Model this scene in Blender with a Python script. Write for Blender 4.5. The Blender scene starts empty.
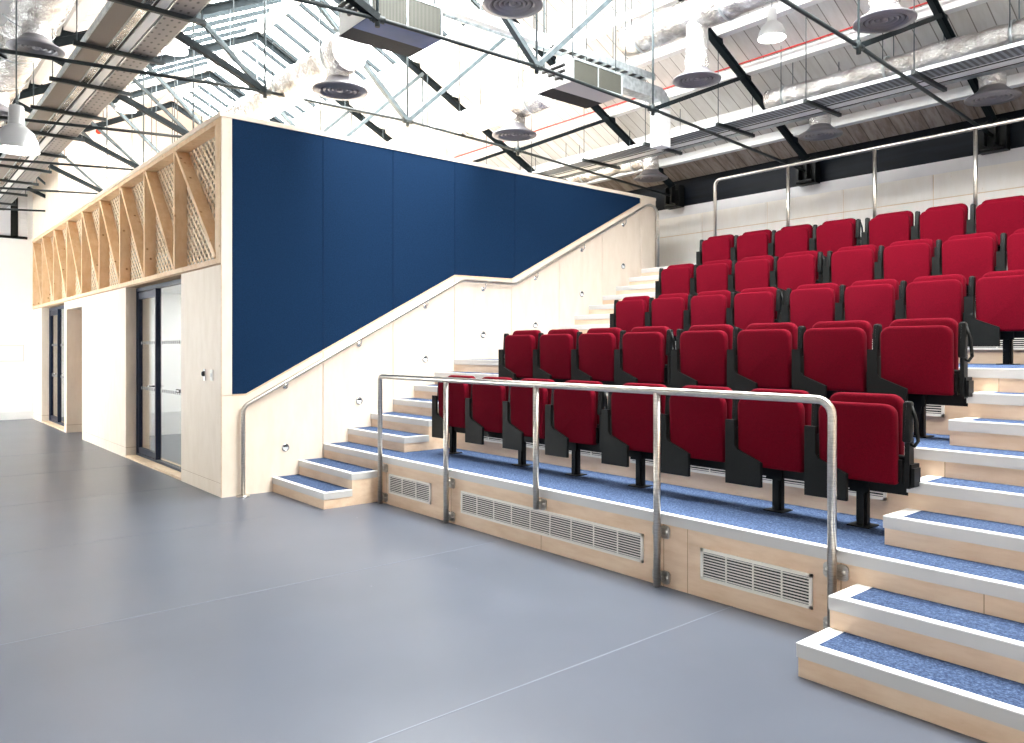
import bpy, math, random
from mathutils import Vector
random.seed(7)
C = bpy.context.scene.collection
PI = math.pi

# ------------------------------------------------------------------ materials
def mat(name, col, rough=.6, metal=0., spec=.5, coat=0.):
    m = bpy.data.materials.new(name); m.use_nodes = True
    b = m.node_tree.nodes['Principled BSDF']
    b.inputs['Base Color'].default_value = (*col, 1)
    b.inputs['Roughness'].default_value = rough
    b.inputs['Metallic'].default_value = metal
    b.inputs['Specular IOR Level'].default_value = spec
    b.inputs['Coat Weight'].default_value = coat
    return m
def nodes(m):
    nt = m.node_tree
    return nt, nt.nodes['Principled BSDF']
def coords(nt, scale=(1, 1, 1), kind='Object'):
    tc = nt.nodes.new('ShaderNodeTexCoord'); mp = nt.nodes.new('ShaderNodeMapping')
    mp.inputs['Scale'].default_value = scale
    nt.links.new(tc.outputs[kind], mp.inputs['Vector'])
    return mp.outputs['Vector']
def noise(nt, vec, scale, detail=3, rough=.5):
    n = nt.nodes.new('ShaderNodeTexNoise')
    n.inputs['Scale'].default_value = scale; n.inputs['Detail'].default_value = detail
    n.inputs['Roughness'].default_value = rough
    nt.links.new(vec, n.inputs['Vector'])
    return n.outputs['Fac']
def ramp(nt, fac, stops):
    r = nt.nodes.new('ShaderNodeValToRGB'); e = r.color_ramp.elements
    e[0].position, e[0].color = stops[0][0], (*stops[0][1], 1)
    e[1].position, e[1].color = stops[-1][0], (*stops[-1][1], 1)
    for p, c in stops[1:-1]:
        k = e.new(p); k.color = (*c, 1)
    nt.links.new(fac, r.inputs['Fac'])
    return r.outputs['Color']
def mul(nt, a, b, f=1.):
    x = nt.nodes.new('ShaderNodeMix'); x.data_type = 'RGBA'; x.blend_type = 'MULTIPLY'
    x.inputs['Factor'].default_value = f
    nt.links.new(a, x.inputs['A']); nt.links.new(b, x.inputs['B'])
    return x.outputs['Result']
def bump(nt, b, h, strength, dist=.01):
    n = nt.nodes.new('ShaderNodeBump'); n.inputs['Strength'].default_value = strength
    n.inputs['Distance'].default_value = dist
    nt.links.new(h, n.inputs['Height']); nt.links.new(n.outputs['Normal'], b.inputs['Normal'])
def noisy(name, c1, c2, scale, rough, stretch=(1, 1, 1), metal=0., bmp=0., bscale=None, lo=.35, hi=.65, spec=.5, detail=3):
    m = mat(name, c1, rough, metal, spec); nt, b = nodes(m); v = coords(nt, stretch)
    f = noise(nt, v, scale, detail)
    nt.links.new(ramp(nt, f, [(lo, c1), (hi, c2)]), b.inputs['Base Color'])
    if bmp:
        bump(nt, b, noise(nt, coords(nt), bscale or scale, 2), bmp)
    return m
def plywood(name, c1, c2, stretch=(1, 1, .3)):
    m = mat(name, c1, .5, 0, .35); nt, b = nodes(m)
    v = coords(nt, stretch)
    a = ramp(nt, noise(nt, v, 9, 5, .6), [(.35, c1), (.62, c2)])
    k = ramp(nt, noise(nt, coords(nt, stretch), 26, 3, .65), [(.68, (1, 1, 1)), (.8, (.86, .78, .68))])
    nt.links.new(mul(nt, a, k), b.inputs['Base Color'])
    return m
M = {}
M['ply'] = plywood('birch_plywood_pale', (.78, .655, .53), (.83, .71, .59))
M['ply_step'] = plywood('birch_plywood_riser', (.70, .495, .335), (.79, .60, .435), (.35, 1, 1.6))
M['ply_lit'] = plywood('lit_birch_panel', (.85, .80, .73), (.88, .84, .785))  # plywood lightened for the gallery wall, its missing light put into the colour
M['ply_edge'] = plywood('plywood_edge', (.66, .47, .31), (.76, .58, .40), (1, 1, 1))
M['pine'] = plywood('pine_timber', (.70, .46, .26), (.79, .57, .36), (1, 1, .5))
def knots(m, scale=7., thr=.07):
    nt, b = nodes(m); src = b.inputs['Base Color'].links[0].from_socket
    vo = nt.nodes.new('ShaderNodeTexVoronoi'); vo.inputs['Scale'].default_value = scale
    nt.links.new(coords(nt), vo.inputs['Vector'])
    k = ramp(nt, vo.outputs['Distance'], [(thr * .6, (.22, .13, .08)), (thr * 1.3, (.80, .68, .55)), (thr * 2.2, (1, 1, 1))])
    nt.links.new(mul(nt, src, k), b.inputs['Base Color'])
knots(M['pine'])
M['lattice'] = noisy('pine_lattice', (.74, .56, .38), (.80, .64, .46), 12, .55)
M['groove'] = mat('panel_groove', (.42, .27, .16), .8)
# floor vinyl
def floor_material():
    m = mat('blue_grey_vinyl_floor', (.2, .22, .26), .34, 0, .5); nt, b = nodes(m)
    v = coords(nt)
    c = ramp(nt, noise(nt, v, 1.3, 4), [(.3, (.076, .088, .116)), (.7, (.090, .103, .134))])
    vo = nt.nodes.new('ShaderNodeTexVoronoi'); vo.inputs['Scale'].default_value = 2.6
    nt.links.new(coords(nt, (1, 1.6, 1)), vo.inputs['Vector'])
    g = nt.nodes.new('ShaderNodeMix'); g.data_type = 'RGBA'; g.inputs['B'].default_value = (.42, .44, .48, 1)
    nt.links.new(ramp(nt, vo.outputs['Distance'], [(.008, (.8,) * 3), (.022, (0, 0, 0))]), g.inputs['Factor']); nt.links.new(c, g.inputs['A'])
    nt.links.new(g.outputs['Result'], b.inputs['Base Color'])
    return m
M['floor'] = floor_material()
M['seam'] = mat('floor_weld_seam', (.165, .185, .225), .4)
def carpet():
    m = mat('blue_carpet', (.05, .1, .3), .95, 0, .1); nt, b = nodes(m); v = coords(nt)
    c = ramp(nt, noise(nt, v, 75, 4, .8), [(.36, (.022, .036, .082)), (.5, (.045, .072, .145)), (.66, (.115, .165, .27))])
    nt.links.new(c, b.inputs['Base Color']); bump(nt, b, noise(nt, v, 260, 2), .5, .004)
    return m
M['carpet'] = carpet()
M['nosing'] = mat('anodised_nosing', (.60, .585, .565), .45, .15, .5)
M['nosing_top'] = mat('pale_nosing_top', (.86, .86, .85), .4, 0, .5)
def fabric(name, c1, c2, scale):
    m = mat(name, c1, .9, 0, .06); nt, b = nodes(m); v = coords(nt)
    c = ramp(nt, noise(nt, v, scale, 4, .7), [(.35, c1), (.65, c2)])
    nt.links.new(c, b.inputs['Base Color']); bump(nt, b, noise(nt, v, scale * 1.6, 2), .25, .003)
    b.inputs['Sheen Weight'].default_value = .04; b.inputs['Sheen Roughness'].default_value = .4
    b.inputs['Sheen Tint'].default_value = (1, .35, .4, 1)
    return m
M['red'] = fabric('red_wool_upholstery', (.092, .0008, .0062), (.128, .0014, .0098), 130)
M['blue_felt'] = fabric('navy_acoustic_felt', (.0055, .0195, .053), (.0078, .027, .070), 70)
M['blue_felt'].node_tree.nodes['Principled BSDF'].inputs['Sheen Weight'].default_value = 0.0
M['black'] = noisy('black_powder_coat', (.003, .0035, .0035), (.005, .0055, .005), 40, .45, spec=.22)
M['dark_panel'] = noisy('charcoal_side_panel', (.0045, .005, .0045), (.006, .0065, .006), 60, .5, spec=.2)
M['steel'] = noisy('brushed_stainless', (.50, .46, .41), (.66, .62, .57), 20, .30, (1, 1, 12), metal=1.)
M['chrome'] = mat('polished_steel', (.65, .65, .66), .12, 1.)
M['truss'] = noisy('blue_grey_painted_steel', (.008, .012, .014), (.012, .017, .020), 14, .55, spec=.12)
M['tie'] = noisy('grey_painted_rod', (.014, .019, .020), (.022, .030, .032), 20, .4, spec=.35)
M['strut'] = noisy('pale_grey_painted_strut', (.055, .072, .080), (.085, .108, .118), 10, .45, spec=.3)
M['white'] = noisy('white_paint', (.80, .80, .80), (.84, .84, .84), 5, .55)
M['white_wall'] = noisy('white_plaster', (.86, .86, .86), (.88, .88, .88), 3, .7)
M['grey_band'] = noisy('pale_grey_plaster', (.74, .73, .74), (.78, .77, .78), 4, .7)
M['navy'] = noisy('dark_navy_clerestory', (.0015, .0025, .005), (.004, .0065, .012), 6, .5, (.3, 1, 3), spec=.15)
M['galv'] = noisy('galvanised_steel', (.42, .47, .49), (.62, .67, .69), 18, .33, metal=.7)
M['galv_light'] = mat('light_channel', (.78, .80, .81), .4, .2)
M['bar'] = noisy('glazing_bar_grey', (.010, .016, .019), (.016, .024, .028), 10, .5, spec=.15)
def foil():
    m = mat('crinkled_aluminium_foil', (.8, .78, .76), .2, 1.); nt, b = nodes(m); v = coords(nt)
    c = ramp(nt, noise(nt, v, 3.5, 3), [(.38, (.50, .47, .44)), (.58, (.90, .89, .89))])
    nt.links.new(c, b.inputs['Base Color'])
    bump(nt, b, noise(nt, v, 13, 6, .6), .9, .05)
    return m
M['foil'] = foil()
M['diffuser'] = mat('grey_diffuser_metal', (.26, .25, .27), .38, .5)
M['diff_dark'] = mat('diffuser_slots', (.10, .09, .10), .5, .2)
M['lamp_grey'] = mat('satin_grey_lamp', (.50, .50, .50), .35, .3)
M['lamp_white'] = mat('white_lamp', (.80, .80, .80), .35)
M['casing'] = mat('white_casing', (.72, .72, .71), .45, .1)
M['filter'] = noisy('dark_filter_panel', (.017, .0155, .017), (.025, .023, .025), 60, .6, spec=.2)
M['blue_panel'] = noisy('blue_underside_panel', (.035, .075, .20), (.05, .095, .25), 6, .4)  # blue tone for the access panel of one fan coil unit
M['pale_metal'] = mat('pale_underside', (.55, .53, .53), .4, .2)
def coil():
    m = mat('coil_fins', (.2, .2, .17), .5, .3); nt, b = nodes(m)
    w = nt.nodes.new('ShaderNodeTexWave'); w.inputs['Scale'].default_value = 22; w.bands_direction = 'Y'
    nt.links.new(coords(nt), w.inputs['Vector'])
    nt.links.new(ramp(nt, w.outputs['Fac'], [(.2, (.02, .02, .016)), (.8, (.10, .10, .08))]), b.inputs['Base Color'])
    return m
M['coil'] = coil()
M['red_pipe'] = mat('red_conduit', (.55, .04, .03), .45)
M['black_pipe'] = mat('black_insulated_pipe', (.012, .012, .012), .6)
M['frame_navy'] = mat('navy_door_frame', (.005, .011, .032), .4, 0, .3)
M['grille'] = mat('cream_grille', (.82, .78, .71), .45)
M['grille_dark'] = mat('grille_void', (.012, .012, .012), .8)
M['red_plastic'] = mat('red_plastic', (.7, .05, .02), .4)
M['window_grey'] = mat('grey_shutter', (.62, .61, .64), .6)
def tray_perf(name, c1, c2):
    m = mat(name, c1, .4, .3); nt, b = nodes(m)
    w = nt.nodes.new('ShaderNodeTexVoronoi'); w.inputs['Scale'].default_value = 8; w.inputs['Randomness'].default_value = 0
    nt.links.new(coords(nt, (1, 2, 1)), w.inputs['Vector'])
    nt.links.new(ramp(nt, w.outputs['Distance'], [(.25, c1), (.33, c2)]), b.inputs['Base Color'])
    return m
M['perf'] = tray_perf('perforated_steel_tray', (.03, .03, .035), (.27, .26, .26))
M['brown_tray'] = mat('brown_tray', (.20, .165, .14), .45)
def tray_slot():
    m = mat('slotted_steel_tray', (.2, .22, .26), .4, .3); nt, b = nodes(m)
    w = nt.nodes.new('ShaderNodeTexWave'); w.inputs['Scale'].default_value = 5.2; w.bands_direction = 'X'
    nt.links.new(coords(nt), w.inputs['Vector'])
    nt.links.new(ramp(nt, w.outputs['Fac'], [(.45, (.06, .07, .085)), (.6, (.24, .27, .31))]), b.inputs['Base Color'])
    return m
M['slot'] = tray_slot()
def boards(c1, c2, name):
    m = mat(name, c1, .6); nt, b = nodes(m)
    tc = nt.nodes.new('ShaderNodeTexCoord'); sx = nt.nodes.new('ShaderNodeSeparateXYZ')
    nt.links.new(tc.outputs['Object'], sx.inputs[0])
    d = nt.nodes.new('ShaderNodeMath'); d.operation = 'DIVIDE'; d.inputs[1].default_value = .19
    nt.links.new(sx.outputs['X'], d.inputs[0])
    f = nt.nodes.new('ShaderNodeMath'); f.operation = 'FRACT'; nt.links.new(d.outputs[0], f.inputs[0])
    g = ramp(nt, f.outputs[0], [(.0, (.30, .28, .26)), (.045, (.34, .32, .30)), (.07, (1, 1, 1))])
    fl = nt.nodes.new('ShaderNodeMath'); fl.operation = 'FLOOR'; nt.links.new(d.outputs[0], fl.inputs[0])
    wn = nt.nodes.new('ShaderNodeTexWhiteNoise'); wn.noise_dimensions = '1D'; nt.links.new(fl.outputs[0], wn.inputs['W'])
    t = ramp(nt, wn.outputs['Value'], [(0, (.86, .85, .84)), (1, (1, 1, 1))])
    a = ramp(nt, noise(nt, coords(nt, (3, .6, .6)), 4, 5, .65), [(.36, c1), (.6, c2)])
    nt.links.new(mul(nt, mul(nt, a, g), t), b.inputs['Base Color'])
    return m
M['boards'] = boards((.70, .68, .66), (.78, .77, .76), 'whitewashed_roof_boards')
M['brown_boards'] = boards((.24, .19, .155), (.42, .37, .33), 'brown_eaves_boards')  # browner, darker boards for the strip nearest the eaves
def glass(name, tint, refl=.08):
    m = bpy.data.materials.new(name); m.use_nodes = True; nt = m.node_tree
    nt.nodes.clear()
    o = nt.nodes.new('ShaderNodeOutputMaterial'); mx = nt.nodes.new('ShaderNodeMixShader')
    tr = nt.nodes.new('ShaderNodeBsdfTransparent'); tr.inputs[0].default_value = (*tint, 1)
    gl = nt.nodes.new('ShaderNodeBsdfGlossy'); gl.inputs['Roughness'].default_value = .02
    lw = nt.nodes.new('ShaderNodeLayerWeight'); pw = nt.nodes.new('ShaderNodeMath'); pw.operation = 'POWER'; pw.inputs[1].default_value = 5
    ad = nt.nodes.new('ShaderNodeMath'); ad.operation = 'MULTIPLY_ADD'; ad.inputs[1].default_value = .8; ad.inputs[2].default_value = .04
    nt.links.new(lw.outputs['Facing'], pw.inputs[0]); nt.links.new(pw.outputs[0], ad.inputs[0])
    nt.links.new(ad.outputs[0], mx.inputs[0])
    nt.links.new(tr.outputs[0], mx.inputs[1]); nt.links.new(gl.outputs[0], mx.inputs[2])
    nt.links.new(mx.outputs[0], o.inputs[0])
    return m
M['glass'] = glass('clear_glass', (.93, .96, .96))
M['skyglass'] = glass('skylight_glass', (.96, .98, .98))
def emit(name, col, s):
    m = mat(name, col); b = m.node_tree.nodes['Principled BSDF']
    b.inputs['Emission Color'].default_value = (*col, 1); b.inputs['Emission Strength'].default_value = s
    return m
M['bulb'] = emit('glowing_lamp', (1, .97, .92), 30)
M['fill_panel'] = emit('fill_light_panel', (1, .98, .95), 30)
M['frost'] = mat('frosted_film', (.30, .31, .32), .8)
M['ink'] = mat('dark_sign_ink', (.03, .03, .03), .6)

# ------------------------------------------------------------------ mesh builder
class MB:
    def __init__(s): s.v = []; s.f = []; s.s = []
    def quad(s, pts, sm=False):
        n = len(s.v); s.v += [tuple(p) for p in pts]; s.f.append(tuple(range(n, n + len(pts)))); s.s.append(sm)
    def faces(s, verts, faces, sm=False):
        n = len(s.v); s.v += [tuple(p) for p in verts]
        for f in faces: s.f.append(tuple(n + i for i in f)); s.s.append(sm)
    def box(s, x0, x1, y0, y1, z0, z1):
        x0, x1 = sorted((x0, x1)); y0, y1 = sorted((y0, y1)); z0, z1 = sorted((z0, z1))
        v = [(x, y, z) for z in (z0, z1) for x, y in ((x0, y0), (x1, y0), (x1, y1), (x0, y1))]
        s.faces(v, [(3, 2, 1, 0), (4, 5, 6, 7), (0, 1, 5, 4), (1, 2, 6, 5), (2, 3, 7, 6), (3, 0, 4, 7)])
        return s
    def bar(s, p, q, w, h, up=(0, 0, 1)):       # rectangular bar; w across, h along up
        p, q = Vector(p), Vector(q); d = (q - p).normalized(); u = Vector(up)
        a = d.cross(u)
        if a.length < 1e-4: a = d.cross(Vector((1, 0, 0)))
        a.normalize(); b = a.cross(d).normalized(); a *= w / 2; b *= h / 2
        v = [p - a - b, p + a - b, p + a + b, p - a + b, q - a - b, q + a - b, q + a + b, q - a + b]
        s.faces(v, [(0, 1, 2, 3), (7, 6, 5, 4), (4, 5, 1, 0), (5, 6, 2, 1), (6, 7, 3, 2), (7, 4, 0, 3)])
        return s
    def tube(s, pts, r, n=10, cap=True):
        pts = [Vector(p) for p in pts]; rr = r if isinstance(r, (list, tuple)) else [r] * len(pts)
        m = len(pts); base = len(s.v); prev = None
        for i, p in enumerate(pts):
            t = (pts[min(i + 1, m - 1)] - pts[max(i - 1, 0)]).normalized()
            if prev is None:
                a = t.cross(Vector((0, 0, 1)))
                if a.length < .05: a = t.cross(Vector((0, 1, 0)))
            else: a = prev - t * prev.dot(t)
            a.normalize(); prev = a; b = t.cross(a)
            for k in range(n):
                an = 2 * PI * k / n; s.v.append(tuple(p + (a * math.cos(an) + b * math.sin(an)) * rr[i]))
        for i in range(m - 1):
            for k in range(n):
                k2 = (k + 1) % n; o = base + i * n
                s.f.append((o + k, o + k2, o + n + k2, o + n + k)); s.s.append(True)
        if cap:
            s.f.append(tuple(base + k for k in range(n - 1, -1, -1))); s.s.append(False)
            s.f.append(tuple(base + (m - 1) * n + k for k in range(n))); s.s.append(False)
        return s
    def lathe(s, c, prof, n=28, axis='z'):      # prof: (r, h)
        base = len(s.v)
        for r, h in prof:
            for k in range(n):
                a = 2 * PI * k / n; x, y = r * math.cos(a), r * math.sin(a)
                if axis == 'z': s.v.append((c[0] + x, c[1] + y, c[2] + h))
                elif axis == 'x': s.v.append((c[0] + h, c[1] + x, c[2] + y))
                else: s.v.append((c[0] + x, c[1] + h, c[2] - y))
        for i in range(len(prof) - 1):
            for k in range(n):
                k2 = (k + 1) % n; o = base + i * n
                s.f.append((o + k, o + k2, o + n + k2, o + n + k)); s.s.append(True)
        return s
    def prism_yz(s, poly, x0, x1):              # polygon in (y, z), extruded along x
        n = len(poly)
        v = [(x0, y, z) for y, z in poly] + [(x1, y, z) for y, z in poly]
        f = [tuple(range(n - 1, -1, -1)), tuple(range(n, 2 * n))] + [(i, (i + 1) % n, n + (i + 1) % n, n + i) for i in range(n)]
        s.faces(v, f); return s
    def prism_xz(s, poly, y0, y1):
        n = len(poly)
        v = [(x, y0, z) for x, z in poly] + [(x, y1, z) for x, z in poly]
        f = [tuple(range(n)), tuple(range(2 * n - 1, n - 1, -1))] + [((i + 1) % n, i, n + i, n + (i + 1) % n) for i in range(n)]
        s.faces(v, f); return s
    def build(s, name, m, parent=None, loc=None):
        me = bpy.data.meshes.new(name); me.from_pydata(s.v, [], s.f); me.materials.append(m)
        me.polygons.foreach_set('use_smooth', s.s)
        me.update()
        import bmesh
        b = bmesh.new(); b.from_mesh(me); bmesh.ops.recalc_face_normals(b, faces=b.faces); b.to_mesh(me); b.free()
        o = bpy.data.objects.new(name, me); C.objects.link(o)
        if parent: o.parent = parent; o.location = -parent.location if loc is None else loc
        return o
def tag(o, label, cat, group=None, kind=None):
    o['label'] = label; o['category'] = cat
    if group: o['group'] = group
    if kind: o['kind'] = kind
    return o
def struct(o, label=None):
    o['kind'] = 'structure'
    if label: o['label'] = label
    return o
def thing(name, label, cat, loc=(0, 0, 0), group=None):
    o = bpy.data.objects.new(name, None); C.objects.link(o); o.location = loc; o.empty_display_size = .1
    bpy.context.view_layer.update()
    return tag(o, label, cat, group)
def sub(name, mb, m, parent):                   # a mesh given in world coordinates under a part mesh
    o = mb.build(name, m, parent, loc=(0, 0, 0)); return o
def dup(root, loc, label):
    r = root.copy(); C.objects.link(r); r.location = loc; r['label'] = label
    for ch in root.children:
        c = ch.copy(); C.objects.link(c); c.parent = r
        for g in ch.children:
            d = g.copy(); C.objects.link(d); d.parent = c
    return r
def rrect(x0, x1, z0, z1, rt, rb, n=6):          # rounded rectangle, ccw in xz
    pts = []
    for cx, cz, r, a0 in ((x1 - rb, z0 + rb, rb, -90), (x1 - rt, z1 - rt, rt, 0), (x0 + rt, z1 - rt, rt, 90), (x0 + rb, z0 + rb, rb, 180)):
        for k in range(n + 1):
            a = math.radians(a0 + 90 * k / n); pts.append((cx + r * math.cos(a), cz + r * math.sin(a)))
    return pts
def pad(mb, x0, x1, z0, z1, y0, y1, rt=.08, rb=.03, bev=.022, bow=0., lean=0.):
    rings = []
    for t, ins in ((0, 1), (.12, .45), (.35, .12), (1, 0), (-1, 0), (-.35, .12), (-.12, .45), (-2, 1)):
        i = ins * bev
        if t == -2: y = y1
        elif t >= 0: y = y0 + bev * t
        else: y = y1 + bev * t
        rings.append([(x, y + lean * (z - z0), z) for x, z in rrect(x0 + i, x1 - i, z0 + i, z1 - i, max(rt - i * .5, .01), max(rb - i * .5, .006))])
    n = len(rings[0]); v = [p for r in rings for p in r]; f = [tuple(range(n))]
    for i in range(len(rings) - 1):
        for k in range(n):
            k2 = (k + 1) % n; f.append((i * n + k2, i * n + k, (i + 1) * n + k, (i + 1) * n + k2))
    f.append(tuple(range(len(rings) * n - 1, (len(rings) - 1) * n - 1, -1)))
    mb.faces(v, f, True); return mb
def arc(c, r, a0, a1, u, w, n=6):                # points of an arc in the plane spanned by u, w
    u, w, c = Vector(u), Vector(w), Vector(c)
    return [c + (u * math.cos(math.radians(a0 + (a1 - a0) * k / n)) + w * math.sin(math.radians(a0 + (a1 - a0) * k / n))) * r for k in range(n + 1)]

# ------------------------------------------------------------------ dimensions
R, G = .15, .289
YB = -1.10; H = 3.83; HL = 2.335
XE, XW = -11.35, 12.0
XR, XS = 5.84, 7.05          # right stair
YG, YW = 5.26, 6.62
YL = -6.6
def zr(y): return 4.25 + .51 * (5.33 - abs(y - 1.29))

# ------------------------------------------------------------------ floor
struct(MB().box(XE - .2, XW + .2, YL - .2, YW + .2, -.2, 0).build('floor', M['floor']), 'matt blue grey sheet vinyl floor of the hall')
for i, x in enumerate((5.11, 3.09, 1.1, -.9, -2.9, -4.9, 7.1)):
    struct(MB().box(x - .004, x + .004, YL, 0 if x > 1.2 else YB, -.001, .0012).build('trim_%d' % (i + 1), M['seam']), 'pale weld seam in the vinyl floor')

# ------------------------------------------------------------------ seating platforms
plats = [(0, .45), (3 * G, .90), (6 * G, 1.35), (3.53, 1.80), (3.53 + 3 * G, 2.25), (YG, 2.70)]
names = ['lowest', 'second', 'third', 'fourth', 'fifth', 'top gallery']
def tread(parent, x0, x1, y0, y1, z, z0, ret=None, side=None):
    """riser body, front nosing, carpet; ret: 'L' or 'R' side that also shows a nosing"""
    MB().box(x0, x1, y0, y1, z0, z - .062).build('riser', M['ply_step'], parent)
    nf = MB(); nf.box(x0 - (.006 if ret == 'L' else 0), x1 + (.006 if ret == 'R' else 0), y0 - .006, y0 + .03, z - .062, z - .004)
    if ret == 'R': nf.box(x1 - .03, x1 + .006, y0 + .03, y1, z - .062, z - .004)
    if ret == 'L': nf.box(x0 - .006, x0 + .03, y0 + .03, y1, z - .062, z - .004)
    nf.build('nosing', M['nosing'], parent)
    nt_ = MB(); nt_.box(x0 - (.006 if ret == 'L' else 0), x1 + (.006 if ret == 'R' else 0), y0 - .006, y0 + .042, z - .004, z + .001)
    if ret == 'R': nt_.box(x1 - .036, x1 + .006, y0 + .042, y1, z - .004, z + .001)
    if ret == 'L': nt_.box(x0 - .006, x0 + .07, y0 + .042, y1, z - .004, z + .001)
    nt_.build('nosing_strip', M['nosing_top'], parent)
    MB().box(x0 + (.07 if ret == 'L' else 0), x1 - (.036 if ret == 'R' else 0), y0 + .042, y1, z - .062, z).build('carpet', M['carpet'], parent)
rail_words = ['behind the front guard rail', 'carrying the second row of red seats', 'carrying the third row of red seats',
              'carrying the fourth row of red seats', 'carrying the fifth row of red seats', 'behind the top row, in front of the back wall']
def add_grille(parent, name, x0, x1, y, z0, z1, divs):
    g = MB(); t = .018
    g.box(x0, x1, y - .012, y, z0, z0 + t).box(x0, x1, y - .012, y, z1 - t, z1).box(x0, x0 + t, y - .012, y, z0, z1).box(x1 - t, x1, y - .012, y, z0, z1)
    fr = g.build(name, M['grille'], parent)
    MB().box(x0 + t, x1 - t, y - .003, y - .001, z0 + t, z1 - t).build('grille_void', M['grille_dark'], fr, loc=(0, 0, 0))
    s = MB(); n = 9
    for k in range(n):
        z = z0 + t + (z1 - z0 - 2 * t) * (k + .5) / n
        s.box(x0 + t, x1 - t, y - .010, y - .004, z - .0032, z + .0032)
    for k in range(1, divs):
        x = x0 + (x1 - x0) * k / divs; s.box(x - .004, x + .004, y - .011, y - .004, z0 + t, z1 - t)
    s.build('louvres', M['grille'], fr, loc=(0, 0, 0))
    return fr
for i, (y, z) in enumerate(plats):
    y1 = plats[i + 1][0] if i < 5 else YW
    p = thing('seating_platform', '%s carpeted plywood platform %s' % (names[i], rail_words[i]), 'platform', (3.5, y + .3, 0), 'stepped seating platforms')
    if i < 5: tread(p, 0.002, XS, y, y1 + .0, z, 0.0)
    else: tread(p, 0.002, XS, y, y1 - .02, z, 0.0)
    if i == 0:
        for a, b, dv in ((1.36, 2.06, 3), (2.51, 4.46, 9), (4.9, 5.6, 4)):
            add_grille(p, 'air_grille', a, b, y, .112, .295, dv)
    elif i < 5:
        add_grille(p, 'air_grille', 1.55, 3.4, y, z - .33, z - .145, 8); add_grille(p, 'air_grille', 3.6, 5.60, y, z - .33, z - .145, 8)
    # vertical joints of the riser boards
    for x in ((1.3, 2.36, 3.49, 4.62, 4.80, 5.75, 6.4) if i == 0 else (5.92, 6.5)):
        MB().box(x - .002, x + .002, y - .0012, y + .002, z - .45 if i else 0, z - .064).build('joint', M['groove'], p)
# small steps between the platforms
lv = {1: (-2 * G, R), 2: (-G, 2 * R), 4: (G, 4 * R), 5: (2 * G, 5 * R), 7: (4 * G, 7 * R), 8: (5 * G, 8 * R), 10: (2.95, 10 * R), 11: (3.24, 11 * R),
      13: (3.53 + G, 13 * R), 14: (3.53 + 2 * G, 14 * R), 16: (3.53 + 4 * G, 16 * R), 17: (3.53 + 5 * G, 17 * R)}
base = {1: 0, 2: 0, 4: 0, 5: 0, 7: 1, 8: 1, 10: 2, 11: 2, 13: 3, 14: 3, 16: 4, 17: 4}
ordn = ['first', 'second', 'third', 'fourth', 'fifth', 'sixth', 'seventh', 'eighth', 'ninth', 'tenth', 'eleventh', 'twelfth']
for k, (n, (y, z)) in enumerate(sorted(lv.items())):
    zb = 0 if n < 3 else plats[base[n]][1] + .001
    yend = 0 if n < 3 else plats[base[n] + 1][0]
    # the upper step of a pair stands on the lower: make each step only as deep as its own support
    nxt = n + 1 if (n % 3 == 1) else None
    for side, x0, x1, ret in (('left', .002, 1.162, 'R'), ('right', XR, XS, 'L')):
        own_y1 = lv[nxt][0] if nxt else yend
        st = thing('stair_step', '%s small blue carpeted step from the bottom of the %s-hand stair' % (ordn[k], side), 'step', ((x0 + x1) / 2, y + .1, zb), '%s-hand stair steps' % side)
        tread(st, x0, x1, y, own_y1, z, zb, ret)

# ------------------------------------------------------------------ studio box: flank wall (plane X = 0)
def rake(y):                                   # top of the plywood dado
    if y < -.856: return 1.011
    if y < 1.748: return 1.011 + (y + .856) * .5246
    if y < 2.668: return 2.377 + (y - 1.748) * .012
    return 2.388 + (y - 2.668) * .5128
wf = MB().box(-.25, -.024, YB + .02, 5.58, 0, H - .03)
wall_flank = struct(wf.build('wall_flank', M['ply_edge']), 'side wall of the studio box beside the left stair')
joints = [-1.10, -.012, .865, 1.742, 2.66, 3.52, 4.385, 5.25, 5.60]
for i in range(len(joints) - 1):
    a, b = joints[i] + .004, joints[i + 1] - .004
    ys = [a] + [k for k in (-.856, 1.748, 2.668) if a < k < b] + [b]
    z_low = 0
    poly = [(a, z_low), (b, z_low)] + [(y, rake(y)) for y in reversed(ys)]
    if i == len(joints) - 2: poly = [(a, 0), (b, 0), (b, H - .045), (a, H - .045)]
    MB().prism_yz(poly, -.024, 0).build('panel', M['ply'], wall_flank)
MB().box(-.022, 0.0, YB, -.997, 1.016, H - .045).build('panel', M['ply'], wall_flank)
MB().prism_yz([(-1.0, 1.006), (-.856, 1.006), (1.748, 2.372), (2.668, 2.383), (5.25, 3.705), (5.25, 3.72), (2.665, 2.40), (1.742, 2.391), (-.86, 1.022), (-1.0, 1.022)], -.02, .003).build('dado_cap', M['ply_edge'], wall_flank)
bj = [-.993, -.012, .865, 1.748, 2.72, 5.226]
where = ['nearest the corner post', 'second from the corner post', 'in the middle of the wall', 'above the kink of the handrail', 'longest, above the upper flight']
for i in range(5):
    a, b = bj[i] + .0025, bj[i + 1] - .0025
    top = H - .047
    ys = [a] + [k for k in (-.856, 1.748, 2.668) if a < k < b] + [b]
    lo = [(y, rake(y) + .015) for y in ys]
    if i == 4: poly = lo[:-1] + [(5.226, rake(5.226) + .012), (5.226, top)] + [(a, top)]
    else: poly = lo + [(b, top), (a, top)]
    o = MB().prism_yz(poly, -.0235, -.002).build('acoustic_panel', M['blue_felt'])
    tag(o, 'navy felt acoustic panel, %s' % where[i], 'panel', 'navy acoustic panels')
# cap board
struct(MB().box(-.16, .006, YB - .02, 5.60, H - .045, H).build('trim_8', M['ply'])  , 'pale plywood capping along the top of the navy wall')
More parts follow.
